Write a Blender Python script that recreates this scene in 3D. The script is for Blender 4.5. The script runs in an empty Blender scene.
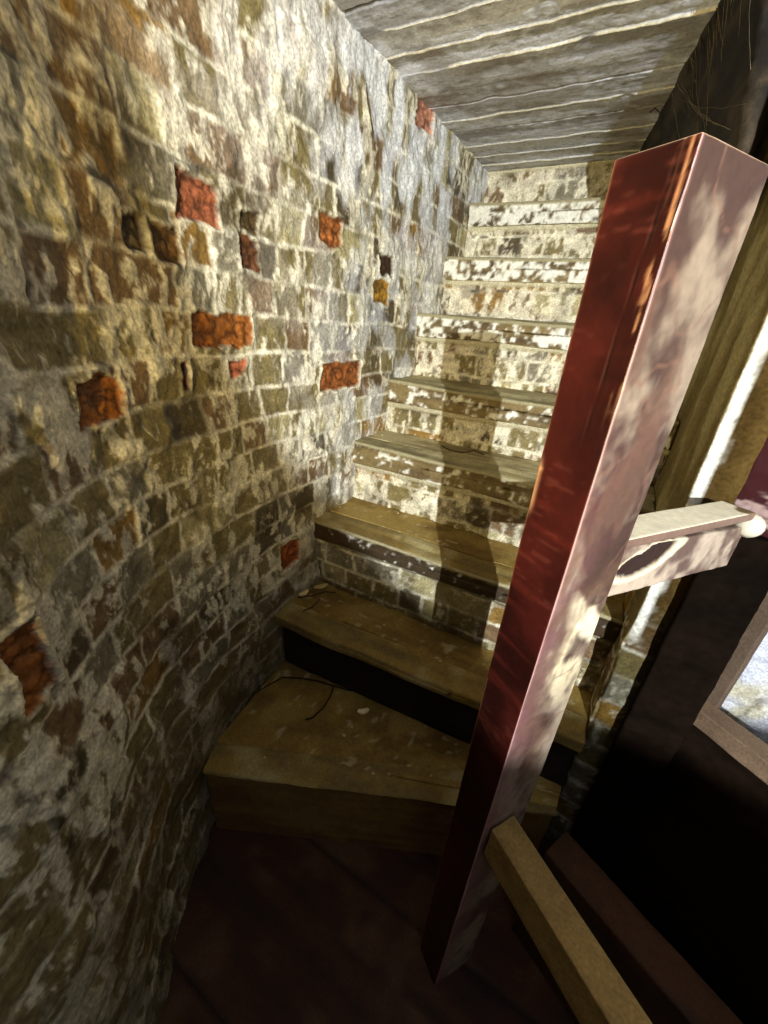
import bpy, bmesh, math, random
import numpy as np
from mathutils import Vector, Matrix
from mathutils.geometry import convex_hull_2d
random.seed(7)
S = 0.9            # metres per layout unit
Z0 = 1.80          # eye height in layout units
scn = bpy.context.scene
C = scn.collection
def P(x, y, z): return Vector((x*S, y*S, (z+Z0)*S))

# ------------------------------------------------------------------ camera
F_PX = 400.0
AZ = math.radians(29)
dn = np.array([-64, 838, F_PX]); dn = dn/np.linalg.norm(dn)          # world down, camera axes x right, y down, z forward
fw = np.array([0, 0, 1.0]) - dn*dn[2]; fw /= np.linalg.norm(fw)
rt = np.cross(dn, fw); rt = rt if rt[0] > 0 else -rt
Yc = math.sin(AZ)*rt + math.cos(AZ)*fw                               # world Y in camera axes
Xc = math.cos(AZ)*rt - math.sin(AZ)*fw
Zc = -dn
M = np.array([Xc, Yc, Zc])                                           # rows: world axes in camera axes
cam = bpy.data.objects.new('camera', bpy.data.cameras.new('camera')); C.objects.link(cam)
cr, cd, cf = M[:, 0], M[:, 1], M[:, 2]
cam.matrix_world = Matrix(((cr[0], -cd[0], -cf[0], 0), (cr[1], -cd[1], -cf[1], 0), (cr[2], -cd[2], -cf[2], Z0*S), (0, 0, 0, 1)))
cam.data.sensor_fit = 'VERTICAL'; cam.data.sensor_height = 36.0; cam.data.lens = 36.0*F_PX/1024.0
cam.data.clip_start = 0.01
scn.camera = cam
def ray(px, py):
    r = np.array([px-384.0, py-512.0, F_PX]); return M @ r
def on_z(px, py, z): r = ray(px, py); return r*z/r[2]
# ------------------------------------------------------------------ light and exposure
scn.view_settings.view_transform = 'Standard'; scn.view_settings.look = 'None'
scn.view_settings.gamma = 1.0; scn.view_settings.use_curve_mapping = False
scn.view_settings.exposure = 0.0
w = bpy.data.worlds.new('dark'); scn.world = w; w.use_nodes = True
w.node_tree.nodes['Background'].inputs[0].default_value = (.5, .42, .28, 1)
w.node_tree.nodes['Background'].inputs[1].default_value = 0.0
def spot(name, loc, target, power, color, angle, blend, radius):
    l = bpy.data.lights.new(name, 'SPOT'); l.energy = power; l.color = color
    l.spot_size = math.radians(angle); l.spot_blend = blend; l.shadow_soft_size = radius
    o = bpy.data.objects.new(name, l); C.objects.link(o)
    o.location = loc; o.rotation_euler = (target-loc).to_track_quat('-Z', 'Y').to_euler()
    return o
spot('warm_fill', P(-.04, -.66, -.14), P(-.74, 1.0, .44), 80, (1.0, .77, .33), 94, 1.0, .012)  # unseen warm fill, added in place of bounced light
spot('torch_light', P(1.22, -1.8, .53), P(.22, 2.05, .47), 720, (.86, .93, 1.0), 56, .12, .01)

# ------------------------------------------------------------------ numpy noise
def _hash(ix, iy, iz, seed):
    h = (ix.astype(np.int64)*73856093) ^ (iy.astype(np.int64)*19349663) ^ (iz.astype(np.int64)*83492791) ^ (seed*2654435761)
    h = (h ^ (h >> 13))*1274126177
    h = (h ^ (h >> 16)) & 0xffffff
    h = (h*747796405 + 2891336453) & 0xffffffff
    h = ((h >> 15) ^ h) & 0xffffff
    return h/float(0xffffff)
def vnoise(p, seed=0):
    f = np.floor(p); t = p-f; t = t*t*(3-2*t); i = f.astype(np.int64)
    r = 0
    for dx in (0, 1):
        wx = t[:, 0] if dx else 1-t[:, 0]
        for dy in (0, 1):
            wy = t[:, 1] if dy else 1-t[:, 1]
            for dz in (0, 1):
                wz = t[:, 2] if dz else 1-t[:, 2]
                r = r + wx*wy*wz*_hash(i[:, 0]+dx, i[:, 1]+dy, i[:, 2]+dz, seed)
    return r
def fbm(p, scale, octv=4, seed=0, gain=.5):
    r = 0; a = 1; tot = 0; q = p*scale
    for k in range(octv):
        r = r + a*vnoise(q+17.3*k, seed+k); tot += a; a *= gain; q = q*2.03
    return r/tot
def sm(a, b, x):
    t = np.clip((x-a)/(b-a), 0, 1); return t*t*(3-2*t)
def mixc(a, b, t): return a*(1-t[:, None]) + b*t[:, None]
def lin(*c): return np.array([((v/255+.055)/1.055)**2.4 if v/255 > .04045 else v/255/12.92 for v in c])
def rid(a, b, seed):
    z = np.zeros_like(a); return _hash(a, b, z, seed)

# ------------------------------------------------------------------ surface styles: (a, b, p3) metres -> height, colour
def brick_style(a, b, p, seed=1, pitch=.09, white=.5, ox=0.0, oz=0.0, warm=0.0, rough=1.0):
    q = np.stack([a, b, np.zeros_like(a)], 1)
    wa = a + (fbm(q, 9, 3, seed+50)-.5)*.035 + ox
    wb = b + (fbm(q, 5, 3, seed+60)-.5)*.028 - oz
    row = np.floor(wb/pitch); fb = wb-row*pitch
    d_h = np.minimum(fb, pitch-fb)
    kind = (_hash(row, row*0, row*0, seed+9) > .5)
    off = _hash(row, row*0+1, row*0, seed+3)*.3
    # each row: alternating long and short bricks of unequal length
    per = .335
    u = (wa+off)/per; cell = np.floor(u); fu = (u-cell)*per
    cut = .215 + (rid(cell, row, seed+5)-.5)*.05
    cut = np.where(kind, cut, .115+(rid(cell, row, seed+5)-.5)*.02)
    longp = fu < cut
    d_v = np.where(longp, np.minimum(fu, cut-fu), np.minimum(fu-cut, per-fu))
    # second cut inside the long remainder
    mid = (cut+per)/2 + (rid(cell, row, seed+15)-.5)*.02
    third = (~kind) & (~longp) & (rid(cell, row, seed+25) > .45)
    d_v = np.where(third, np.minimum(d_v, np.abs(fu-mid)), d_v)
    idc = cell*3 + np.where(longp, 0, 1) + np.where(third & (fu > mid), 1, 0)
    d = np.minimum(d_h, d_v) + (fbm(q, 60, 2, seed+70)-.5)*.007
    face = sm(.0015, .0095, d)
    r1 = rid(idc, row, seed+31); r2 = rid(idc, row, seed+32); r3 = rid(idc, row, seed+33)
    n1 = fbm(q, 14, 5, seed+1); n2 = fbm(q, 45, 4, seed+2); n3 = fbm(q, 5, 3, seed+3)
    veins = np.abs(fbm(q*np.array([1.4, .75, 1]), 22, 4, seed+4)-.5)*2
    tilt = (r1-.5)*(fu-per/2)*.10
    h = face*(.001+(r2-.5)*.005) + tilt*face*.3 + (n1-.5)*.022*rough + (n2-.5)*.009*rough - sm(.10, 0, veins)*.001
    olive = lin(118, 104, 64); brown = lin(112, 88, 58); dark = lin(78, 66, 42); pale = lin(158, 146, 104); ochre = lin(134, 102, 46); grey = lin(122, 114, 92)
    col = np.where((r1 < .55)[:, None], olive, np.where((r1 < .70)[:, None], brown, np.where((r1 < .78)[:, None], pale, np.where((r1 < .82)[:, None], ochre, np.where((r1 < .90)[:, None], dark, grey)))))
    col = col*(.62+.76*n2)[:, None]
    cream = lin(240, 230, 200)
    # limewash: thick on joints, patchy and streaky on faces
    mot = fbm(q*np.array([1.5, .8, 1])+(fbm(q, 6, 2, seed+41)*.08)[:, None], 26, 4, seed+40, .6)
    wm = sm(.635-.20*white, .685-.18*white, mot*.60+n3*.20+r3*.10+n1*.16)
    wv = sm(.075, .0, veins)*.6*sm(.42, .58, n1)
    jm = (1-face)*(.25+.75*sm(.35, .55, fbm(q, 10, 3, seed+8)))
    cov = np.clip(np.maximum(np.maximum(wm*.85, wv), jm), 0, 1)*(.72+.28*n2)
    col = mixc(col, cream[None, :]*(.5+.8*n2)[:, None], cov)
    # dirt in deep hollows and stains
    st = sm(.60, .74, fbm(q, 7, 4, seed+12)); col = mixc(col, (lin(70, 55, 30))[None, :]*np.ones_like(col), st*.75*(1-cov*.5))
    jd = sm(.68, .76, fbm(q, 16, 3, seed+13))*(1-face)*.8; col = mixc(col, lin(46, 36, 22)[None, :]*np.ones_like(col), jd)
    h = h - jd*.003 + cov*.0015
    return h, col
def wood_style(a, b, p, seed=1, base=(120, 104, 62), dark=(60, 48, 26), grain=1.0, dust=0.0, dustc=(160, 146, 100)):
    q = p*np.array([1, 1, 1])
    qa = np.stack([a*4, b*40, np.zeros_like(a)], 1)
    g = fbm(qa, 1.0, 4, seed); n = fbm(q, 9, 4, seed+5); f = fbm(q, 60, 3, seed+6)
    col = mixc(lin(*dark)[None, :]*np.ones((len(a), 1)), lin(*base)[None, :]*np.ones((len(a), 1)), np.clip(.25+.75*sm(.3, .65, g*.5+n*.5), 0, 1))
    col = col*(.75+.5*f)[:, None]
    if dust: col = mixc(col, lin(*dustc)[None, :]*np.ones_like(col), sm(.62-.4*dust, .8-.3*dust, n)*.8)
    h = (g-.5)*.0022*grain + (n-.5)*.005*grain + (f-.5)*.001*grain
    return h, col
def flaky_style(a, b, p, seed=1, white=.5, base=(120, 90, 50)):
    h, col = wood_style(a, b, p, seed, base, (62, 44, 24), 1.2)
    q = p
    n = fbm(q*np.array([1, 1, 1.6]), 19, 5, seed+20); n2 = fbm(q, 60, 4, seed+21)
    fl = sm(.58-.20*white, .70-.20*white, n*.45+n2*.55)*.9
    col = mixc(col, lin(236, 232, 214)[None, :]*(.8+.3*n2)[:, None], fl)
    return h+fl*.0025, col

# ------------------------------------------------------------------ mesh builders
def material(name, rough=.85, bump=.25, scale=160, spec=.3, var=.25, coat=0.0):
    m = bpy.data.materials.new(name); m.use_nodes = True; nt = m.node_tree; N = nt.nodes; L = nt.links
    b = N['Principled BSDF']; b.inputs['Roughness'].default_value = rough; b.inputs['Specular IOR Level'].default_value = spec
    b.inputs['Coat Weight'].default_value = coat; b.inputs['Coat Roughness'].default_value = .15
    at = N.new('ShaderNodeAttribute'); at.attribute_name = 'col'
    tc = N.new('ShaderNodeTexCoord'); n = N.new('ShaderNodeTexNoise'); n.inputs['Scale'].default_value = scale; n.inputs['Detail'].default_value = 5
    L.new(tc.outputs['Object'], n.inputs['Vector'])
    mr = N.new('ShaderNodeMapRange'); mr.inputs['From Min'].default_value = .3; mr.inputs['From Max'].default_value = .7
    mr.inputs['To Min'].default_value = 1-var; mr.inputs['To Max'].default_value = 1+var
    L.new(n.outputs['Fac'], mr.inputs['Value'])
    mx = N.new('ShaderNodeVectorMath'); mx.operation = 'SCALE'
    L.new(at.outputs['Color'], mx.inputs[0]); L.new(mr.outputs['Result'], mx.inputs['Scale']); L.new(mx.outputs[0], b.inputs['Base Color'])
    bp = N.new('ShaderNodeBump'); bp.inputs['Strength'].default_value = bump; bp.inputs['Distance'].default_value = .003
    L.new(n.outputs['Fac'], bp.inputs['Height']); L.new(bp.outputs['Normal'], b.inputs['Normal'])
    return m
M_BRICK = material('limewashed_brick', .62, .6, 150, .4, .35)
M_WOOD = material('old_timber', .8, .35, 180, .25, .22)
M_TREAD = material('dusty_tread', .75, .3, 120, .3, .2)
M_PAINT = material('gloss_paint', .32, .12, 90, .5, .12)
M_PALE = material('worn_paint', .6, .2, 90, .35, .12)
M_PLASTER = material('matt_plaster', .95, .5, 120, .04, .3)
M_BLACK = material('matt_black', .95, .3, 60, .03, .2)  # near-black matt, shared by the shade stand-in and the apron
M_SOFFIT = material('painted_boards', .6, .4, 120, .4, .2)

def mesh_obj(name, V, Fc, col, m, parent=None, smooth=True):
    me = bpy.data.meshes.new(name)
    V = np.asarray(V, dtype=np.float32); Fc = np.asarray(Fc, dtype=np.int32)
    me.vertices.add(len(V)); me.vertices.foreach_set('co', V.ravel())
    me.loops.add(Fc.size); me.loops.foreach_set('vertex_index', Fc.ravel())
    k = Fc.shape[1]
    me.polygons.add(len(Fc)); me.polygons.foreach_set('loop_start', np.arange(0, Fc.size, k, dtype=np.int32))
    me.update(calc_edges=True)
    me.polygons.foreach_set('use_smooth', np.full(len(Fc), smooth))
    ca = me.color_attributes.new('col', 'FLOAT_COLOR', 'POINT')
    c4 = np.ones((len(V), 4), dtype=np.float32); c4[:, :3] = np.clip(col, 0, 1); ca.data.foreach_set('color', c4.ravel())
    me.materials.append(m)
    o = bpy.data.objects.new(name, me); C.objects.link(o)
    if parent: o.parent = parent
    return o
def grid_faces(nu, nv, flip=False):
    i = np.arange(nu*nv).reshape(nu, nv)
    f = np.stack([i[:-1, :-1], i[1:, :-1], i[1:, 1:], i[:-1, 1:]], -1).reshape(-1, 4)
    return f[:, ::-1] if flip else f
def lines(L, res, r):
    n = max(2, int(round(L/res))+1)
    g = np.linspace(0, L, n)
    extra = [r*.3, r*.6, r, L-r, L-r*.6, L-r*.3] if r > 0 and L > 2.2*r else []
    g = np.unique(np.round(np.concatenate([g, extra]), 5)); return g
def box(name, dims, mapf, style, m, parent=None, res=.008, r=.004, fine=None, origin=None):
    """Rounded, rough-surfaced box: local metres (0..dims) -> mapf -> world. style(face, a, b, p) -> h, col"""
    D = np.array(dims); G = [lines(D[k], res[k] if hasattr(res, '__len__') else res, r) for k in range(3)]
    Vs = []; Fs = []; Cs = []; Hs = []; n0 = 0
    for ax in range(3):
        o1, o2 = [k for k in range(3) if k != ax]
        for side in (0, 1):
            g1, g2 = G[o1], G[o2]
            A, B = np.meshgrid(g1, g2, indexing='ij')
            p = np.zeros((A.size, 3)); p[:, o1] = A.ravel(); p[:, o2] = B.ravel(); p[:, ax] = side*D[ax]
            h, c = style((ax, side), p[:, o1], p[:, o2], p)
            f = grid_faces(len(g1), len(g2), flip=((side == 0) ^ (ax == 1)))
            Vs.append(p); Fs.append(f+n0); Cs.append(c); Hs.append(h); n0 += len(p)
    V = np.concatenate(Vs); Fc = np.concatenate(Fs); col = np.concatenate(Cs); H = np.concatenate(Hs)
    # weld coincident vertices
    key = np.round(V*1e5).astype(np.int64); _, first, inv = np.unique(key, axis=0, return_index=True, return_inverse=True)
    inv = inv.ravel(); cnt = np.bincount(inv)
    col = np.stack([np.bincount(inv, col[:, k])/cnt for k in range(3)], 1); H = np.bincount(inv, H)/cnt
    V = V[first]; Fc = inv[Fc]
    rr = np.minimum(r, D/2*.98)
    inner = np.clip(V, rr, D-rr); d = V-inner; ln = np.linalg.norm(d, axis=1, keepdims=True); nrm = d/np.maximum(ln, 1e-9)
    V = inner + nrm*(rr.min()+H[:, None])
    W = mapf(V)
    o = mesh_obj(name, W, Fc, col, m, parent)
    return o
def frame_map(o, ax, ay, az):
    o = np.array(o); A = np.array([ax, ay, az], dtype=float)
    return lambda V: o + V @ A
def empty(name, loc):
    o = bpy.data.objects.new(name, None); C.objects.link(o); o.location = loc; o.empty_display_size = .05
    return o
def tag(o, label=None, cat=None, group=None, kind=None):
    if label: o['label'] = label
    if cat: o['category'] = cat
    if group: o['group'] = group
    if kind: o['kind'] = kind
    return o
def settle(root):
    """move child meshes into the root's frame, root keeps its location"""
    bpy.context.view_layer.update()
    for ch in root.children:
        ch.matrix_parent_inverse = root.matrix_world.inverted()
def tube(name, pts, rad, m, col, parent=None, sides=8):
    pts = [Vector(p) for p in pts]; n = len(pts); V = []; Fq = []
    rs = rad if hasattr(rad, '__len__') else [rad]*n
    up = Vector((.3, .2, 1)).normalized()
    for i, p in enumerate(pts):
        t = (pts[min(i+1, n-1)]-pts[max(i-1, 0)]).normalized()
        a = t.cross(up).normalized(); b = t.cross(a)
        for k in range(sides):
            an = 2*math.pi*k/sides; V.append(p+(a*math.cos(an)+b*math.sin(an))*rs[i])
    for i in range(n-1):
        for k in range(sides):
            k2 = (k+1) % sides; Fq.append((i*sides+k, i*sides+k2, (i+1)*sides+k2, (i+1)*sides+k))
    V.append(pts[0]); V.append(pts[-1]); c0 = len(V)-2
    for k in range(0, sides, 2):
        Fq.append((c0, (k+2) % sides, k+1, k)); Fq.append((c0+1, (n-1)*sides+k, (n-1)*sides+k+1, (n-1)*sides+(k+2) % sides))
    col = np.tile(np.array(col), (len(V), 1))
    return mesh_obj(name, [tuple(v) for v in V], Fq, col, m, parent)
def spline(pts, n):
    pts = np.array(pts, float); t = np.r_[0, np.cumsum(np.linalg.norm(np.diff(pts, axis=0), axis=1))]
    # Catmull-Rom through the points, resampled
    out = []
    for u in np.linspace(0, t[-1], n):
        i = min(max(np.searchsorted(t, u)-1, 0), len(pts)-2); f = (u-t[i])/(t[i+1]-t[i])
        p0 = pts[max(i-1, 0)]; p1 = pts[i]; p2 = pts[i+1]; p3 = pts[min(i+2, len(pts)-1)]
        out.append(.5*((2*p1)+(-p0+p2)*f+(2*p0-5*p1+4*p2-p3)*f*f+(-p0+3*p1-3*p2+p3)*f**3))
    return np.array(out)

# ------------------------------------------------------------------ left wall: curved brick well
CP = [(-1, 3.0), (-1, 2.3), (-1, 1.6), (-1.005, 1.2), (-1.0, .9), (-.96, .65), (-.88, .42), (-.77, .25), (-.66, .12), (-.575, -.02), (-.53, -.2), (-.5, -.5), (-.5, -3.3)]
fine_curve = spline(CP, 4000)*S
acc = np.r_[0, np.cumsum(np.linalg.norm(np.diff(fine_curve, axis=0), axis=1))]
def wall_xy(s): return np.stack([np.interp(s, acc, fine_curve[:, 0]), np.interp(s, acc, fine_curve[:, 1])], 1)
def wall_hit(px, py):
    """where the sight line of a photo point meets the wall: (s, height) in metres"""
    r = ray(px, py); cr_ = fine_curve[:, 0]*r[1]-fine_curve[:, 1]*r[0]; dt = fine_curve @ r[:2]
    i = np.where((cr_[:-1]*cr_[1:] <= 0) & (dt[:-1] > 0))[0][0]
    k = np.linalg.norm(fine_curve[i])/np.linalg.norm(r[:2]); return acc[i], r[2]*k+Z0*S
H_CEIL = (.79+Z0)*S
S_END = float(np.interp(-1.6*S, fine_curve[::-1, 1], acc[::-1]))
# bricks whose lime skin has fallen off, showing red, and dark holes
RED = [((190, 313), (252, 348), (140, 80, 24)), ((76, 377), (123, 425), (146, 84, 22)), ((320, 362), (358, 388), (132, 74, 28)), ((176, 178), (215, 222), (140, 78, 46)),
       ((318, 217), (341, 246), (146, 84, 34)), ((0, 612), (50, 716), (134, 78, 26)), ((280, 542), (298, 565), (150, 78, 34)), ((415, 100), (432, 132), (176, 120, 92)),
       ((230, 362), (247, 378), (176, 100, 66)), ((180, 360), (190, 392), (110, 48, 26)), ((240, 213), (257, 236), (74, 56, 28)), ((238, 238), (258, 270), (92, 54, 26)), ((376, 254), (392, 276), (60, 36, 14)), ((372, 280), (388, 304), (150, 108, 30)), ((122, 215), (142, 250), (92, 76, 50)), ((150, 225), (178, 262), (110, 78, 36))]
def left_wall():
    s = np.concatenate([np.arange(0, 1.25, .005), np.arange(1.25, 2.2*1.5, .0042), np.arange(3.3, S_END, .02)])
    z = np.arange(-.02, H_CEIL+.03, .0045)
    A, B = np.meshgrid(s, z, indexing='ij'); a = A.ravel(); b = B.ravel()
    q = np.stack([a, b, 0*a], 1)
    far = sm(2.1, 1.2, a)
    h, col = brick_style(a, b, None, seed=11, pitch=.0905, oz=(Z0-.012)*S % .0905, white=.50)
    h2, col2 = h, col
    # more lime high up; far end paler and cooler, torch light put into colour
    top = sm(.35, .75, (b-(Z0*S))/(.79*S))*.6+far*.55
    n = fbm(q*np.array([1.3, .7, 1]), 13, 5, 91)
    cov = sm(.62, .44, n)*np.clip(top, 0, 1)*.75
    col = mixc(col, (lin(226, 216, 200)[None, :]*(1-far[:, None])+lin(228, 229, 228)[None, :]*far[:, None])*(.7+.5*fbm(q, 50, 3, 92))[:, None], cov)
    low_brown = sm(1.05, .35, b+(fbm(q, 5, 3, 95)-.5)*.4)*sm(.35, .55, fbm(q, 11, 4, 96)+.1); col = mixc(col, lin(92, 76, 42)[None, :]*(.6+.8*fbm(q, 40, 3, 97))[:, None], low_brown*.7)  # browner and darker towards the floor
    # crumbling patch low down
    edge = (fbm(q, 26, 4, 77)-.5)*.03; fine_n = fbm(q, 55, 4, 78); ridg = np.abs(fbm(q*np.array([1, 1.6, 1]), 32, 3, 79)-.5)*2
    for (x0, y0), (x1, y1), c in RED:
        hs = [wall_hit(max(x0, 2), y0), wall_hit(x1, y1), wall_hit(max(x0, 2), y1), wall_hit(x1, y0)]
        s0 = (hs[0][0]+hs[2][0])/2; s1 = (hs[1][0]+hs[3][0])/2; zt = (hs[0][1]+hs[3][1])/2; zb = (hs[1][1]+hs[2][1])/2
        cs, cz = (s0+s1)/2, (zt+zb)/2; hw, hh = abs(s0-s1)/2, abs(zt-zb)/2
        dd = np.maximum(np.abs(a-cs)-hw, np.abs(b-cz)-hh) + edge*.9
        inside = sm(.003, -.003, dd); rim = sm(.014, .004, np.abs(dd))*(dd > -.002)
        col = mixc(col, lin(232, 222, 190)[None, :]*np.ones_like(col), rim*.45*sm(.35,.6,fine_n))
        cc = lin(*c)[None, :]*(.35+1.25*fine_n*sm(.02, .18, ridg))[:, None]
        col = mixc(col, cc, inside)
        h = h*(1-inside) + inside*(-.006+(ridg-.3)*.014+(fine_n-.5)*.008) + rim*.003
    xy = wall_xy(a); e = .002
    t = wall_xy(a+e)-wall_xy(a-e); t /= np.linalg.norm(t, axis=1, keepdims=True)
    nx, ny = -t[:, 1], t[:, 0]                     # towards the stair
    lump = (fbm(q, 2.2, 3, 40)-.5)*.02
    V = np.stack([xy[:, 0]+nx*(h+lump), xy[:, 1]+ny*(h+lump), b], 1)
    # inward check
    o = mesh_obj('wall_left', V, grid_faces(len(s), len(z), False), col, M_BRICK)
    return o
wl = left_wall(); tag(wl, 'limewashed brick wall curving along the left of the stair', kind='structure')

# ------------------------------------------------------------------ generic panels
def panel(name, o, U, Vd, lu, lv, style, m, res=.008, thick=0, parent=None, flip=False, ga=None, gb=None):
    """displaced rectangular sheet o + U*a + V*b, lifted along U x V"""
    U = np.array(U, float); U /= np.linalg.norm(U); Vd = np.array(Vd, float); Vd /= np.linalg.norm(Vd); N = np.cross(U, Vd)
    if flip: N = -N
    a = np.linspace(0, lu, int(lu/res)+2); b = np.linspace(0, lv, int(lv/res)+2)
    if ga is not None: a = ga
    if gb is not None: b = gb
    A, B = np.meshgrid(a, b, indexing='ij'); A = A.ravel(); B = B.ravel()
    p = np.array(o)+A[:, None]*U+B[:, None]*Vd
    h, c = style(A, B, p)
    return mesh_obj(name, p+N*h[:, None], grid_faces(len(a), len(b), flip), c, m, parent)
XS = .19   # face of the spine wall
def brick_box_style(seed, white=.4, pitch=.075, rough=.6, tint=None):
    def f(face, a, b, p):
        if face[0] == 2: aa, bb = a, b
        else: aa, bb = a, b
        h, c = brick_style(aa, bb, p, seed=seed+face[0]*7, pitch=pitch, white=white, rough=rough)
        if tint is not None: c = c*np.array(tint)
        return h*.8, c
    return f
# the spine wall between the flights: plaster over brick
def spine_style(face, a, b, p):
    zz = p[:, 2]; q = p
    h, c = brick_style(a, b, p, seed=61+face[0], pitch=.09, white=-.1, rough=.8)
    pl = sm(.90, 1.05, zz + (fbm(q, 7, 3, 62)-.5)*.25)
    n = fbm(q*np.array([1, 1, .5]), 9, 4, 63); n2 = fbm(q, 40, 3, 64)
    plc = mixc(lin(128, 112, 72)[None, :]*np.ones_like(c), lin(176, 162, 116)[None, :]*np.ones_like(c), sm(.35, .65, n))*(.8+.4*n2)[:, None]
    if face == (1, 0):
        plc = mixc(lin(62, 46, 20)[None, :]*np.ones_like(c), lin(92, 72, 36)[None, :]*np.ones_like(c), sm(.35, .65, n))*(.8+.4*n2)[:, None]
        # bright sliver along the corner is painted torch light; rest darkened as shade
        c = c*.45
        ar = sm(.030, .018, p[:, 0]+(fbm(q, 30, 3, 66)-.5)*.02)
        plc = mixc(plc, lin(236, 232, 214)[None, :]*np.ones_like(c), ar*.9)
    c = mixc(c, plc, pl); h = h*(1-pl)+((n-.5)*.012+(n2-.5)*.004)*pl
    return h, c
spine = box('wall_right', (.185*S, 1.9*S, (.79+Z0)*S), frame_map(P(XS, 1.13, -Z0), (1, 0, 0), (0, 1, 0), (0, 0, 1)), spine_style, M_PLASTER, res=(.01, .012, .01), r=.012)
tag(spine, 'plastered brick spine wall behind the newel post', kind='structure')
# end wall behind the top step, back of the room and the outer right wall
def ws(seed, white): return lambda a, b, p: brick_style(a, b, p, seed=seed, pitch=.09, white=white)
e1 = panel('wall_back', P(XS+.05, 2.86, -.4), (-1, 0, 0), (0, 0, 1), (1.25+XS)*S, 1.25*S, ws(71, .55), M_BRICK, .008, flip=True)
tag(e1, 'limewashed brick wall closing the top of the flight', kind='structure')
def white_wall(a, b, p):
    h, c = brick_style(a, b, p, seed=81, pitch=.09, white=1.0)
    n = fbm(p, 8, 4, 83); cc = lin(214, 214, 222)[None, :]*(.75+.4*n)[:, None]
    c = mixc(c, cc, sm(.3, .5, n)*.9); return h*1.3, c
e2 = panel('wall_far', P(.37, 1.62, -Z0), (1, 0, 0), (0, 0, 1), 2.1*S, (.79+Z0)*S, white_wall, M_BRICK, .01)
tag(e2, 'whitewashed wall beyond the balustrade', kind='structure')
e4 = panel('wall_side', P(2.4, 1.95, -Z0), (0, -1, 0), (0, 0, 1), 5.2*S, (.79+Z0)*S, ws(73, .4), M_BRICK, .03)
tag(e4, 'limewashed brick wall out of view on the right of the landing', kind='structure')
e3 = panel('wall_front', P(2.45, -3.2, -Z0), (-1, 0, 0), (0, 0, 1), 3.1*S, (.79+Z0)*S, ws(72, .4), M_BRICK, .02)
tag(e3, 'limewashed brick wall behind the viewer', kind='structure')

# floor: dark red-brown boards
def floor_style(a, b, p):
    i = np.floor(b/.14); f = b-i*.14; gap = sm(.004, .0, np.minimum(f, .14-f))
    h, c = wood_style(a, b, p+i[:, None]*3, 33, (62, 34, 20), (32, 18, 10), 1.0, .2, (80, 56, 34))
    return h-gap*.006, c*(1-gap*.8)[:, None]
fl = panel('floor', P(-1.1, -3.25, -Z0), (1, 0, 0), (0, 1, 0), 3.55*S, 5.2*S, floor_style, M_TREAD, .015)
tag(fl, 'dark red-brown boarded landing floor', kind='structure')

# ceiling: boards running across the flight with pale lips at the joints
JN = [-3.3, -2.9, -2.5, -2.1, -1.7, -1.3, -.9, -.55, -.2, .2, .5, .78, 1.0, 1.2, 1.36, 1.47, 1.60, 1.705, 1.95, 2.08, 2.2, 2.36, 2.50, 2.62, 2.74, 2.95]
LIP = {1.47, 1.60, 1.705, 2.08, 2.36, 2.50, 1.0, 1.2, .5, 2.62}
def ceil_style(a, b, p):
    x = p[:, 0]/S; y = p[:, 1]/S + (fbm(p*np.array([1, .2, 1]), 12, 3, 101)-.5)*.03 - .02*x
    j = np.array(JN); i = np.searchsorted(j, y)-1; i = np.clip(i, 0, len(j)-2)
    lo = j[i]; hi = j[i+1]; d = np.minimum(y-lo, hi-y)*S
    r = _hash(i, i*0, i*0, 5); q = p*np.array([.35, 1.6, 1])
    n = fbm(q, 10, 5, 102); n2 = fbm(p, 45, 4, 103); n3 = fbm(p, 4, 3, 104)
    c = mixc(lin(164, 162, 162)[None, :]*np.ones((len(a), 1)), lin(234, 238, 250)[None, :]*np.ones((len(a), 1)), sm(.35, .62, n*.7+n2*.3))
    c = c*(.78+.34*r)[:, None]
    st = sm(.58, .7, n3); c = mixc(c, lin(128, 112, 92)[None, :]*np.ones_like(c), st*.5)
    cr = sm(.035, .0, np.abs(fbm(q, 16, 4, 105)-.5)*2)*.5; c = mixc(c, lin(90, 80, 66)[None, :]*np.ones_like(c), cr)
    h = -(r-.5)*.004 + (n-.5)*.006 + (n2-.5)*.003
    lip = np.zeros(len(a)); crk = np.zeros(len(a))
    for k, jj in enumerate(j):
        dj = np.abs(y-jj)*S
        if jj in LIP: lip = np.maximum(lip, sm(.0065, .0025, dj+(n2-.5)*.006)*sm(.36, .46, fbm(p, 8, 3, 110+k)+.06))
        else: crk = np.maximum(crk, sm(.006, .001, dj+(n2-.5)*.004))
    c = mixc(c, lin(244, 236, 206)[None, :]*np.ones_like(c), lip*.95); c = c*(1-.9*crk)[:, None]
    h = h+lip*.0035-crk*.010
    return h, c
ce = panel('ceiling', P(-1.04, -3.25, .79), (1, 0, 0), (0, 1, 0), 3.5*S, 6.2*S, ceil_style, M_SOFFIT, .009, flip=True,
           ga=np.r_[np.arange(0, 1.25*S, .006), np.arange(1.25*S, 3.5*S, .02)], gb=np.r_[np.arange(0, 4.3*S, .02), np.arange(4.3*S, 6.2*S, .0026)])
tag(ce, 'old painted ceiling boards with pale peeling joints', kind='structure')

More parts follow.
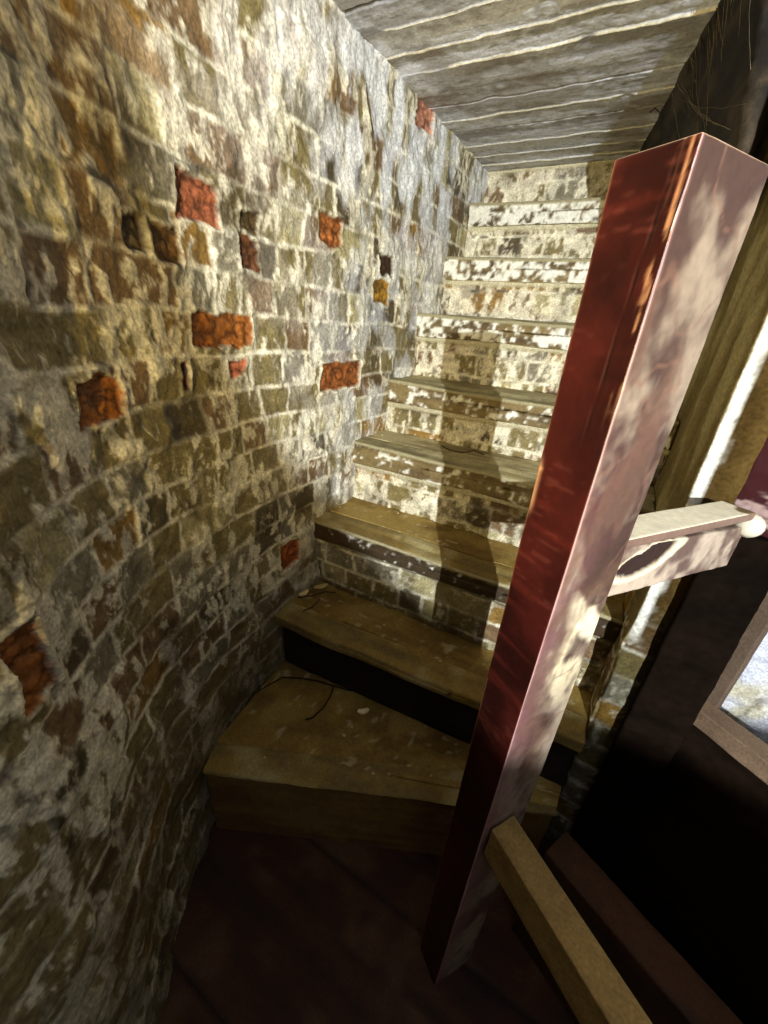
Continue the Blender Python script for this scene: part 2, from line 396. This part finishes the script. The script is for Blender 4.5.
# ------------------------------------------------------------------ the staircase
NOSE = [  # left end on the wall, right end, top height
    ((-1.03, 2.70), (XS, 2.70), .80), ((-1.03, 2.50), (XS, 2.50), .605), ((-1.03, 2.25), (XS, 2.25), .326), ((-1.03, 2.0), (XS, 2.0), .052),
    ((-1.03, 1.737), (XS, 1.75), -.245), ((-1.03, 1.48), (XS, 1.50), -.495), ((-1.04, 1.195), (XS, 1.245), -.785),
    ((-1.0, .925), (XS, 1.045), -1.125), ((-.885, .455), (XS, 1.0), -1.42)]
stair = empty('staircase', P(-.4, 1.2, -Z0))
tag(stair, 'worn brick and timber staircase climbing between the limewashed walls', 'staircase')
ZB = [n[2] for n in NOSE][1:] + [-Z0]
steps = []
for k, (A, B, z) in enumerate(NOSE):
    A = np.array(A)*S; B = np.array(B)*S; zt = (z+Z0)*S; zb = (ZB[k]+Z0)*S
    d = B-A; L = np.linalg.norm(d); d = d/L; n = np.array([-d[1], d[0]])         # n points into the flight
    lower = k >= 7
    # brick body under the tread, set back from the nosing; reaches the back wall so nothing is hollow
    back = .30 if k < 6 else .2
    tn = .10 if k < 6 else (.085 if k == 6 else (.05 if k == 7 else .022))                                              # nosing timber height
    inset = [.018]*6+[.03, .05, .02]; inset = inset[k]
    bh = zt-zb-tn+.004 if k else zt-zb
    wht = [.9, .85, .8, .65, .6, .5, .05, .0, .0][k]
    if lower:
        def st(face, a, b, p, k=k): return wood_style(a, b, p, 200+k, *(((36, 28, 18), (18, 14, 9)) if k == 7 else ((122, 90, 44), (80, 58, 30))), 1.2, 0 if k == 7 else .2, (120, 96, 50))  # second winder's riser near-black: nosing shade put into its colour
    else:
        def st(face, a, b, p, k=k, wht=wht, bh=bh):
            h, c = brick_style(a, b, p, seed=120+k*3, pitch=.085, ox=k*.07, oz=.03, white=wht, rough=.7)
            if face == (1, 0):
                lg = sm(bh-.020, bh-.015, p[:, 2]+(fbm(p, 20, 3, 8)-.5)*.008); h = h*(1-lg)+lg*(.013+(fbm(p, 30, 3, 7)-.5)*.006)
                c = mixc(c, (lin(196, 186, 150)*(.35+.65*min(1, wht+.1)))[None, :]*np.ones_like(c), lg*.85)
            return h, c
    body = box('step', (L, back, max(bh, .05)), frame_map((A[0]+n[0]*inset, A[1]+n[1]*inset, zb-.004), (d[0], d[1], 0), (n[0], n[1], 0), (0, 0, 1)), st, M_BRICK if not lower else M_WOOD, res=(.007, .03, .006), r=.006, parent=stair)
    if k: steps.append(body)
    if k == 0: continue
    # timber nosing with flaking lime on its face
    fw_ = [0, 1.0, .85, .62, .30, .12, -.15, -1, -1][k]
    def ns(face, a, b, p, k=k, fw_=fw_, tn=tn):
        if face == (1, 0): h, c = flaky_style(a, b, p, 140+k, fw_, (122, 104, 66) if k < 6 else (60, 46, 26))
        if face == (1, 0) and k < 7:
            edge = sm(tn-.016, tn-.012, p[:, 2]+(fbm(p, 30, 3, 9)-.5)*.006); c = mixc(c, lin(150, 140, 106)[None, :]*np.ones_like(c), edge); h = h+edge*.004
        else: h, c = wood_style(a, b, p, 150+k, (158, 148, 108) if k < 6 else (136, 110, 50), (96, 84, 52), 1.0, .3)
        return h-.002*sm(.4, .7, fbm(p, 6, 3, k)), c
    nd = .085 if k < 6 else .10
    def nmap(V, A=A, d=d, n=n, zt=zt, tn=tn, k=k, L=L):
        x = V[:, 0]; wob = (fbm(np.stack([x, 0*x, 0*x], 1), 5, 3, 300+k)-.5)
        y = V[:, 1] + wob*.014*(V[:, 1] < .05); zz = zt-tn+V[:, 2] - .010*np.sin(np.clip(x/L, 0, 1)*math.pi)*(V[:, 1] < .06)*(V[:, 2] > tn*.5) + wob*.006
        return np.stack([A[0]+d[0]*x+n[0]*y, A[1]+d[1]*x+n[1]*y, zz], 1)
    box('nosing', (L, nd, tn), nmap, ns, M_TREAD, parent=body, res=(.007, .009, .008), r=.010)
    # tread boards from the nosing back to the riser above
    A2 = np.array(NOSE[k-1][0])*S; B2 = np.array(NOSE[k-1][1])*S
    d2 = (B2-A2)/np.linalg.norm(B2-A2); n2 = np.array([-d2[1], d2[0]]); A2 = A2+n2*.05; B2 = B2+n2*.05
    a0 = A+n*(nd+.0015); b0 = B+n*(nd*.6 if lower else nd+.0015)
    if k == 8: a0 = A+n*nd; b0 = B+n*.02
    wid = max(.05, (np.linalg.norm(A2-a0)+np.linalg.norm(B2-b0))/2)
    def tmap(V, a0=a0, b0=b0, A2=A2, B2=B2, L=L, wid=wid, zt=zt):
        x = (V[:, 0]/L)[:, None]; y = (V[:, 1]/wid)[:, None]
        xy = (a0*(1-x)+b0*x)*(1-y)+(A2*(1-x)+B2*x)*y
        return np.concatenate([xy, (zt-.027+V[:, 2])[:, None]], 1)
    def ts(face, a, b, p, k=k):
        h, c = wood_style(a, b, p, 170+k, (172, 158, 112) if k < 6 else (134, 106, 46), (92, 78, 44) if k < 6 else (96, 74, 34), 1.1, .35, (176, 164, 122) if k < 6 else (150, 126, 66))
        g = sm(.70, .76, fbm(p, 40, 3, 180+k)); c = mixc(c, lin(190, 178, 140)[None, :]*np.ones_like(c), g*.5)
        if k == 7 and face == (2, 1):
            ck = sm(.007, .002, np.abs(p[:, 1]-.010+(fbm(p, 18, 3, 190)-.5)*.016))*sm(.22, .26, p[:, 0]); c = c*(1-.92*ck)[:, None]; h = h-ck*.006
        return h-.001+g*.0015, c
    box('tread', (L, wid, .025), tmap, ts, M_TREAD, parent=body, res=(.009, .009, .012), r=.003)
settle(stair)

# ------------------------------------------------------------------ newel post
T = .6
Lc = np.array([-.135, .998])*T
un = np.array([.829, -.559]); vn = np.array([.53, .848])
Rn = Lc+un*.1525*T; Qn = Rn+vn*.225*T; Bn = Lc+vn*.225*T
ZT = .175
newel = empty('newel_post', P((Rn[0]+Bn[0])/2, (Rn[1]+Bn[1])/2, -Z0))
tag(newel, 'square newel post, glossy oxblood paint on one face and faded pink on the other', 'post')
Wu = .1525*T*S; Wv = .225*T*S; HN = (ZT+Z0)*S
def newel_style(face, a, b, p):
    z = p[:, 2]; n = fbm(p, 12, 4, 401); n2 = fbm(p, 60, 3, 402); one = np.ones((len(a), 1)); fromtop = HN-z
    if face == (1, 0):       # red gloss face, a = along u from the left corner
        c = mixc(lin(36, 9, 6)*one, lin(62, 19, 13)*one, sm(.3, .7, n))
        streak = fbm(np.stack([a*6, z*60, 0*a], 1), 1.0, 4, 403)
        c = mixc(c, lin(120, 44, 30)*one, sm(.62, .76, streak)*.15)
        # crack near the right edge, and bare strips by the arris at the top
        ck = np.abs(a-(Wu*.80+(fbm(p, 9, 3, 404)-.5)*.006-fromtop*.05))
        ckm = sm(.0018, .0, ck)*sm(.33, .2, fromtop); c = mixc(c, lin(30, 8, 6)*one, ckm)
        bare = sm(.54, .62, fbm(np.stack([a*420, z*16, 0*a], 1), 1.0, 4, 405)*.6+n2*.4)*sm(Wu*.80, Wu*.9, a)*sm(.26, .1, fromtop); c = mixc(c, lin(176, 122, 82)*one, bare*.9)
        sc = sm(.60, .70, fbm(np.stack([a*40, z*220, 0*a], 1), 1.0, 3, 408))*sm(.5, .62, fbm(p, 20, 3, 409)); c = mixc(c, lin(110, 54, 40)*one, sc*.25)
        chip = sm(.012, .0, a--.001-.011*sm(.55, .72, fbm(np.stack([a*8, z*70, 0*a], 1), 1.0, 3, 406)))*sm(.45, .6, fbm(p, 14, 3, 407)) * sm(.05, .02, np.abs(fromtop-.34)); c = mixc(c, lin(206, 150, 104)*one, chip)
        ed = sm(.0035, .001, a)*sm(.4, .6, n2+.12); c = mixc(c, lin(190, 120, 80)*one, ed*.8)
        h = (n-.5)*.003+(n2-.5)*.0006-ckm*.002-bare*.0006
    elif face == (0, 1):     # faded pink face, a = along v
        v = p[:, 1]; m1 = fbm(p*np.array([1, 1, .6]), 15, 5, 411); m2 = fbm(p, 30, 4, 412)
        c = mixc(lin(68, 47, 38)*one, lin(138, 120, 100)*one, sm(.40, .56, m1*.7+m2*.3))
        lo = sm(.15, .6, fromtop); pk = sm(Wv*.55, 0, v+(m1-.5)*.06); c = mixc(c, lin(118, 78, 76)*one, pk*lo*.8)
        cream = sm(.50, .58, m1)*sm(.30, .42, fromtop)*sm(.01, .05, v)*sm(.80, .6, fromtop); c = mixc(c, lin(216, 196, 156)*one, cream*.85)
        ring = sm(.05, .0, np.abs(fbm(p, 13, 3, 413)-.52)*2)*.6; c = mixc(c, lin(118, 84, 66)*one, ring)
        # dark crusts
        cr_ = sm(.018, .006, np.abs((v-Wv*.45)*.8+(fromtop-.30)*.45)+(m2-.5)*.03)*sm(.10, .05, np.abs(fromtop-.30)); c = mixc(c, lin(84, 52, 44)*one, cr_*.85)
        bl = sm(.006, .003, np.maximum(np.abs(v-Wv*.62)-.002, np.abs(fromtop-.385)-.016)+(m2-.5)*.004); c = mixc(c, lin(74, 46, 44)*one, bl*.9)
        dk = sm(.03, .0, np.abs(fromtop-.52+v*.5)+(m1-.5)*.05); c = mixc(c, lin(96, 70, 54)*one, dk*.6)
        spl = sm(.02, .0, np.abs(fromtop-.53-(v-Wv*.6)*.8)-.012+(m2-.5)*.07)*sm(Wv*.2, Wv*.5, v); c = mixc(c, lin(232, 214, 176)*one, spl*.9)
        gr = sm(.52, .60, fbm(p*np.array([1, 1, .4]), 26, 4, 415)); c = mixc(c, lin(104, 76, 60)*one, gr*.5)
        mold = sm(.004, .001, v)*.7; c = mixc(c, lin(196, 150, 140)*one, mold)
        h = (m1-.5)*.004+(m2-.5)*.002
    elif face == (2, 1):
        c = mixc(lin(150, 110, 84)*one, lin(196, 170, 140)*one, n); h = (n-.5)*.002
    else:
        c = mixc(lin(96, 60, 46)*one, lin(140, 104, 80)*one, n); h = (n-.5)*.002
    return h, c
def nstyle(face, a, b, p): return newel_style(face, p[:, 0], b, p)
nb = box('post_body', (Wu, Wv, HN), frame_map(P(Lc[0], Lc[1], -Z0), (un[0], un[1], 0), (vn[0], vn[1], 0), (0, 0, 1)), nstyle, M_PAINT, parent=newel, res=(.0025, .003, .004), r=.003)
nb.data.materials.append(M_PALE)
for pl in nb.data.polygons:
    nn = pl.normal
    if not (nn.dot(Vector((-vn[0], -vn[1], 0))) > .7): pl.material_index = 1
settle(newel)

# ------------------------------------------------------------------ upper rail from the newel back to the second post
def dirbox(name, start, d, side, L, W, H, style, m, **kw):
    return box(name, (L, W, H), frame_map(start, (d[0], d[1], kw.pop('rise', 0)), (side[0], side[1], 0), (0, 0, 1)), style, m, **kw)
rail = empty('handrail', P(Qn[0], Qn[1], -.4)); tag(rail, 'short pale rail from the newel post to the rear post, paint flaking on its face', 'rail')
def cap_style(face, a, b, p):
    one = np.ones((len(a), 1)); n = fbm(p, 10, 4, 421); n2 = fbm(p, 50, 3, 422)
    c = mixc(lin(236, 220, 182)*one, lin(246, 236, 206)*one, n)
    if face != (2, 1): c = mixc(lin(110, 84, 70)*one, lin(140, 110, 92)*one, n)
    else:
        x = (p[:, 0]-.455*S)/.045; y = (p[:, 1]-.012)/.02; e = sm(1.05, .9, np.sqrt(x*x+y*y)); c = mixc(c, lin(120, 100, 62)*one, e)
    return (n-.5)*.002, c*(.92+.16*n2)[:, None]
def railface(face, a, b, p):
    one = np.ones((len(a), 1)); n = fbm(p, 14, 4, 431); n2 = fbm(p, 40, 4, 432); x = p[:, 0]; z = p[:, 2]
    c = mixc(lin(104, 80, 68)*one, lin(190, 168, 144)*one, sm(.38, .6, n*.6+n2*.4))
    e = np.sqrt(((x-.10)/.075)**2+((z-.060-(x-.10)*.25)/.024)**2)+(n2-.5)*.5
    hole = sm(1.05, .9, e); c = mixc(c, lin(46, 26, 20)*one, hole); rim = sm(.22, .05, np.abs(e-1.12)); c = mixc(c, lin(232, 216, 180)*one, rim*.9)
    spk = hole*sm(.58, .64, n); c = mixc(c, lin(222, 196, 160)*one, spk)
    return (n-.5)*.004+(n2-.5)*.002-hole*.006+spk*.005, c
rs = Qn-un*.004+vn*.0
sd = -un
RL = .448*S
ra = P(Qn[0]-un[0]*.008+vn[0]*.003, Qn[1]-un[1]*.008+vn[1]*.003, -.288-.012)
box('rail_cap', (RL, .060, .016), lambda V: np.array(ra)+V[:, :1]*np.array([vn[0], vn[1], -.05])+V[:, 1:2]*np.array([sd[0], sd[1], 0])+V[:, 2:]*np.array([0, 0, 1.]), cap_style, M_PALE, parent=rail, res=.006, r=.003)
rb = P(Qn[0]-un[0]*.014, Qn[1]-un[1]*.014, -.40)
box('rail_board', (RL+.012, .048, .112*S*.88), lambda V: np.array(rb)+V[:, :1]*np.array([vn[0], vn[1], -.09])+V[:, 1:2]*np.array([sd[0], sd[1], 0])+V[:, 2:]*np.array([0, 0, 1.]), railface, M_PALE, parent=rail, res=.004, r=.004)
settle(rail)

# ------------------------------------------------------------------ rear post and its sill
P2 = np.array([.405, 1.205])
def p2_style(face, a, b, p):
    one = np.ones((len(a), 1)); n = fbm(p, 14, 4, 441); n2 = fbm(p, 45, 4, 442); z = p[:, 2]
    br = mixc(lin(72, 56, 42)*one, lin(112, 92, 74)*one, n)
    pu = mixc(lin(84, 30, 34)*one, lin(178, 140, 136)*one, sm(.52, .62, n*.5+n2*.5))
    t = sm((1.30)*S, (1.36)*S, z+(n-.5)*.04); c = mixc(br, pu, t)
    return (n-.5)*.004+(n2-.5)*.003, c
post2 = empty('rear_post', P(P2[0]+.05, P2[1], -Z0)); tag(post2, 'rear square post with peeling purple paint above the rail end', 'post')
cb = ray(739, 492); cb = cb*1.13/cb[1]
o_ = box('casing_board', (.10*S, .022, (.77+.365)*S), frame_map(P(cb[0], cb[1], -.365), (un[0], un[1], 0), (vn[0], vn[1], 0), (0, 0, 1)), lambda f, a, b, p: ((fbm(p, 30, 3, 447)-.5)*.004, mixc(lin(58, 16, 20)[None, :]*np.ones((len(a), 1)), lin(190, 160, 150)[None, :]*np.ones((len(a), 1)), sm(.60, .68, fbm(p*np.array([.6, 1, 1.6]), 26, 5, 448))*.8)), M_PALE, parent=post2, res=.005, r=.003)
o_['label'] = 'board with peeling dark purple paint'
box('post_body', (.062*S, .035*S, (.77+Z0)*S), frame_map(P(P2[0], P2[1], -Z0+.004), (un[0], un[1], 0), (vn[0], vn[1], 0), (0, 0, 1)), p2_style, M_WOOD, parent=post2, res=.006, r=.004)
def knob():
    bm = bmesh.new(); prof = [(0, 0), (.010, .0), (.010, .018), (.019, .022), (.024, .032), (.023, .044), (.015, .053), (.004, .056), (0, .056)]
    ax = Vector((-vn[0], -vn[1], 0)); o = P(cb[0]+un[0]*.055, cb[1]+un[1]*.062, -.338); e1 = Vector((un[0], un[1], 0)); e2 = Vector((0, 0, 1)); rings = []
    for r_, h_ in prof: rings.append([bm.verts.new(o+ax*h_+(e1*math.cos(t*math.pi/8)+e2*math.sin(t*math.pi/8))*max(r_, .0004)) for t in range(16)])
    for i in range(len(rings)-1):
        for t in range(16): bm.faces.new((rings[i][t], rings[i][(t+1) % 16], rings[i+1][(t+1) % 16], rings[i+1][t]))
    me = bpy.data.meshes.new('knob'); bm.normal_update(); bm.to_mesh(me); bm.free()
    for pl in me.polygons: pl.use_smooth = True
    ca = me.color_attributes.new('col', 'FLOAT_COLOR', 'POINT'); c = lin(214, 204, 176)
    for dd in ca.data: dd.color = (*c, 1)
    me.materials.append(M_PALE); ob = bpy.data.objects.new('knob', me); C.objects.link(ob); ob.parent = post2; ob['label'] = 'pale round knob'
settle(post2)
knob()
for ch in post2.children:
    ch.matrix_parent_inverse = post2.matrix_world.inverted()
def sill_style(face, a, b, p):
    one = np.ones((len(a), 1)); n = fbm(p, 14, 4, 451); n2 = fbm(p, 50, 3, 452)
    return (n-.5)*.004, mixc(lin(86, 66, 48)*one, lin(126, 102, 78)*one, n)*(.85+.3*n2)[:, None]
sill = box('sill_board', (.62*S, .062*S, .05), frame_map(P(P2[0]+un[0]*.004-vn[0]*.066, P2[1]+un[1]*.004-vn[1]*.066, -.90-.055), (un[0], un[1], 0), (vn[0], vn[1], 0), (0, 0, 1)), sill_style, M_WOOD, res=.006, r=.004)
tag(sill, 'brown timber sill at the foot of the rear post', 'board')
apron = box('apron_board', (.62*S, .03, (Z0-.90-.055)*S-.004), frame_map(P(P2[0]+un[0]*.004-vn[0]*.05, P2[1]+un[1]*.004-vn[1]*.05, -Z0+.002), (un[0], un[1], 0), (vn[0], vn[1], 0), (0, 0, 1)), lambda f, a, b, p: wood_style(a, b, p, 460, (30, 20, 12), (14, 10, 6), 1.0), M_BLACK, res=.012, r=.004)
tag(apron, 'dark boarding standing on the floor under the brown sill', 'board')

tb = box('shade_board', (.135*S, .026, (Z0-.375)*S), frame_map(P(.262, 1.085, -Z0+.004), (1, 0, 0), (0, 1, 0), (0, 0, 1)), lambda f, a, b, p: wood_style(a, b, p, 490, (22, 14, 8), (10, 7, 4), 2.0), M_BLACK, res=.008, r=.006)  # near-black board added over the pier where only shade falls
tag(tb, 'added near-black board against the brick pier, standing in for the shade under the short rail', 'board')
# ------------------------------------------------------------------ lower rail from the newel towards the viewer's right
ls = Rn+vn*.005+un*.012
lower_rail = box('lower_rail', (.62*S, .064*S, .09), frame_map(P(ls[0], ls[1]+.015, -.955-.10), (un[0]*.99, un[1]*.99, 0), (vn[0], vn[1], 0), (0, 0, 1)), lambda f, a, b, p: (wood_style(a, b, p, 470, (146, 118, 66), (122, 96, 52), .6)), M_WOOD, res=.006, r=.003)
tag(lower_rail, 'plain brown lower rail running from the newel post to the bottom edge', 'rail')
lp = on_z(545, 852, -1.32); lq = on_z(690, 1024, -1.32)
dl = lq[:2]-lp[:2]; dl /= np.linalg.norm(dl); nl = np.array([-dl[1], dl[0]])
plank = box('boxed_ledge', (.5*S, .10*S, (Z0-1.32)*S), frame_map(P(lp[0], lp[1], -Z0+.004), (dl[0], dl[1], 0), (nl[0], nl[1], 0), (0, 0, 1)), lambda f, a, b, p: wood_style(a, b, p, 480, (66, 40, 20), (40, 24, 12), 1.6), M_WOOD, res=.006, r=.006)
tag(plank, 'dim reddish boxed timber ledge on the floor below the lower rail', 'ledge')

# ------------------------------------------------------------------ dark cobwebbed beam under the ceiling, right of the boards
def dark_beam():
    pts = [(-.02, 1.40, .80), (-.30, 2.86, .80), (.08, 1.44, .40), (.085, 1.79, .70), (.16, 2.86, .30), (.17, 1.8, .80), (.17, 2.86, .80), (.09, 1.35, .80)]
    bm = bmesh.new(); vs = [bm.verts.new(P(*p)) for p in pts]
    bmesh.ops.convex_hull(bm, input=vs)
    for v in [v for v in bm.verts if not v.link_faces]: bm.verts.remove(v)
    bmesh.ops.triangulate(bm, faces=bm.faces)
    for _ in range(5): bmesh.ops.subdivide_edges(bm, edges=[e for e in bm.edges if e.calc_length() > .014], cuts=1, use_grid_fill=True); bmesh.ops.triangulate(bm, faces=bm.faces)
    bm.normal_update()
    V = np.array([v.co[:] for v in bm.verts]); N = np.array([v.normal[:] for v in bm.verts]); Fc = np.array([[v.index for v in f.verts] for f in bm.faces]) if bm.verts.index_update() is None else None
    bm.free()
    q = V*np.array([1.6, .5, 1.2]); n = fbm(q, 12, 4, 501); n2 = fbm(V, 40, 3, 502)
    V = V+N*((n-.5)*.03+(n2-.5)*.008)[:, None]
    col = mixc(lin(22, 17, 12)[None, :]*np.ones_like(V), lin(64, 54, 40)[None, :]*np.ones_like(V), sm(.45, .7, n*.6+n2*.4))
    return mesh_obj('dark_beam', V, Fc, col, M_WOOD)
db = dark_beam(); tag(db, 'blackened rough timber hung with cobwebs behind the newel post top', 'beam')
# cobweb strands on it
rng = random.Random(3); segs_v = []; segs_f = []
def strand(p0, p1, sag, rad=.0007, n=10):
    pts = []
    for i in range(n):
        t = i/(n-1); p = p0.lerp(p1, t); p.z -= sag*math.sin(math.pi*t); p += Vector((rng.uniform(-1, 1), rng.uniform(-1, 1), rng.uniform(-1, 1)))*.002; pts.append(p)
    b0 = len(segs_v)
    for p in pts:
        for k in range(3): an = 2*math.pi*k/3; segs_v.append(tuple(p+Vector((math.cos(an)*rad, .3*math.sin(an)*rad, math.sin(an)*rad))))
    for i in range(n-1):
        for k in range(3): k2 = (k+1) % 3; segs_f.append((b0+i*3+k, b0+i*3+k2, b0+i*3+3+k2, b0+i*3+3+k))
for i in range(46):
    y0 = rng.uniform(1.42, 2.1); t = rng.random(); p0 = P(-.02-.19*(y0-1.4), y0, .775); p1 = P(.06+rng.uniform(-.05, .03), rng.uniform(1.40, 1.9), rng.uniform(.36, .66))
    strand(p0, p1, rng.uniform(.0, .03), rng.choice([.0004, .0006, .0009]))
web = mesh_obj('cobweb', segs_v, segs_f, np.tile(lin(120, 108, 84), (len(segs_v), 1)), M_WOOD)
tag(web, 'tangled grey cobweb strands draped across the dark beam', 'cobweb', kind='stuff')

# ------------------------------------------------------------------ small things
def at(px, py, z, up=0.0): q = on_z(px, py, z); return P(q[0], q[1], z+up)
tz = -1.42
twig = empty('twig', at(330, 690, tz, .004)); tag(twig, 'thin dark forked twig lying on the wide winder tread', 'twig')
tw = [at(x, y, tz, .011+.006*math.sin(i)) for i, (x, y) in enumerate([(252, 697), (268, 688), (283, 680), (300, 680), (318, 682), (335, 687), (350, 692), (366, 694)])]
tube('stem', tw, [.002, .0024, .0027, .003, .003, .0028, .0025, .0018], M_WOOD, lin(44, 28, 16), twig)
tube('side_shoot', [at(x, y, tz, .007) for x, y in [(334, 687), (330, 698), (323, 709), (312, 719), (305, 721)]], [.0025, .0022, .0021, .0032, .0016], M_WOOD, lin(44, 28, 16), twig)
settle(twig)
def flake(name, c, size, col, seed, curl=.3, label=None, cat=None, group=None, m=None):
    rg = random.Random(seed); n = 9; V = []; Fq = []
    ang = rg.uniform(0, 6.28); ca, sa = math.cos(ang), math.sin(ang)
    for j in (0, 1):
        for i in range(n):
            t = i/(n-1)*2-1
            for k in range(5):
                s_ = (k/4)*2-1; wd = math.sqrt(max(0, 1-t*t))*.42+.03
                x = t*size; y = s_*wd*size; z = curl*size*(t*t*.5+s_*s_*wd) + (.0012 if j else 0)+.0008
                V.append((c[0]+x*ca-y*sa, c[1]+x*sa+y*ca, c[2]+z))
    for j in (0, 1):
        for i in range(n-1):
            for k in range(4):
                a = j*n*5+i*5+k; f = (a, a+5, a+6, a+1); Fq.append(f if j else f[::-1])
    for i in range(n-1):
        for k in (0, 4): a = i*5+k; f = (a, a+5, a+5+n*5, a+n*5); Fq.append(f if k == 0 else f[::-1])
    o = mesh_obj(name, V, Fq, np.tile(lin(*col), (len(V), 1)), m or M_PALE)
    return tag(o, label, cat, group)
flake('curled_leaf', at(363, 716, tz, .006), .022, (236, 222, 180), 5, 1.9, 'small pale curled leaf beside the twig on the winder tread', 'leaf')
flake('dry_leaf', at(304, 598, -1.125, .009), .024, (224, 204, 150), 8, 1.3, 'pale dry leaf at the wall end of the second winder tread', 'leaf')
flake('dry_leaf', at(321, 591, -1.125, .009), .030, (186, 166, 108), 21, 1.0, 'larger olive dry leaf right of the pale leaf on the second winder tread', 'leaf')
tube('straw', [at(x, y, -1.125, .013) for x, y in [(298, 600), (312, 598), (325, 594), (336, 595)]], .0020, M_WOOD, lin(52, 34, 18)); tag(bpy.context.scene.objects['straw'], 'dark straw among the dry leaves on the second winder tread', 'straw')
s2 = tube('straw', [at(x, y, -.495, .006) for x, y in [(442, 447), (450, 452), (462, 454), (474, 452), (484, 456)]], .0022, M_WOOD, lin(48, 38, 22)); tag(s2, 'dark stick on the tread inside the shadow', 'stick')
s3 = tube('twig', [at(x, y, -1.125, .010) for x, y in [(303, 613), (312, 609), (320, 601)]], .0020, M_WOOD, lin(46, 32, 18)); tag(s3, 'short curved twig below the pale leaf near the wall', 'twig')
rg = random.Random(11)
chips = []
spots = [(265, 758, tz, 'by the wall at the nosing of the widest winder tread'), (344, 736, tz, 'left of the curled leaf on the widest winder tread'), (373, 774, tz, 'near the middle of the front edge of the widest winder tread'),
         (425, 762, tz, 'near the newel end of the widest winder tread'), (352, 728, tz, 'just below the curled leaf on the widest winder tread'), (300, 706, tz, 'under the curve of the forked twig'),
         (322, 606, -1.125, 'below the olive dry leaf'), (384, 626, -1.125, 'in the middle of the second winder tread'), (440, 662, -1.125, 'at the front of the second winder tread close to the newel'),
         (398, 514, -.785, 'at the back of the third tread from the bottom'), (340, 508, -.785, 'at the wall end of the third tread from the bottom'), (445, 560, -.785, 'near the front edge of the third tread from the bottom'),
         (382, 436, -.495, 'at the wall end of the fourth tread from the bottom'), (404, 446, -.495, 'just left of the dark stick on the fourth tread')]
def chip(px, py, z, where, i):
    c = at(px, py, z, .003); r = rg.uniform(.003, .006); bm = bmesh.new(); bmesh.ops.create_icosphere(bm, subdivisions=2, radius=r)
    for v in bm.verts:
        v.co = Vector((v.co.x*rg.uniform(.8, 1.3), v.co.y*rg.uniform(.7, 1.1), v.co.z*.5+r*.3))+Vector(c)
    me = bpy.data.meshes.new('plaster_chip'); bm.to_mesh(me); bm.free(); ca = me.color_attributes.new('col', 'FLOAT_COLOR', 'POINT'); cc = lin(*rg.choice([(200, 186, 140), (172, 158, 112), (130, 112, 70)]))
    for d_ in ca.data: d_.color = (*cc, 1)
    me.materials.append(M_BRICK); o = bpy.data.objects.new('plaster_chip', me); C.objects.link(o)
    tag(o, 'small pale plaster chip '+where, 'chip', 'plaster chips on the treads')
for i, s_ in enumerate(spots): chip(*s_, i)
# root hanging down the wall and a splinter hanging from the ceiling
def wp(px, py, off=.012):
    s_, z_ = wall_hit(px, py); xy = wall_xy(np.array([s_]))[0]; t = wall_xy(np.array([s_+.002]))[0]-wall_xy(np.array([s_-.002]))[0]; t /= np.linalg.norm(t)
    return Vector((xy[0]-t[1]*off, xy[1]+t[0]*off, z_))
rt_ = tube('hanging_wire', [wp(x, y, .016) for x, y in [(362, 84), (363, 100), (366, 116), (369, 134)]], .0016, M_WOOD, lin(60, 48, 36)); tag(rt_, 'thin dark wire hanging down the left wall below the ceiling', 'wire')
sp = tube('hanging_splinter', [at(650, 84+28, .775), at(655, 108, .76), at(659, 112, .74), at(662, 118, .725)], [.002, .0018, .0014, .0008], M_WOOD, lin(48, 40, 30)); tag(sp, 'small dark splinter hanging from the ceiling boards above the newel', 'splinter')
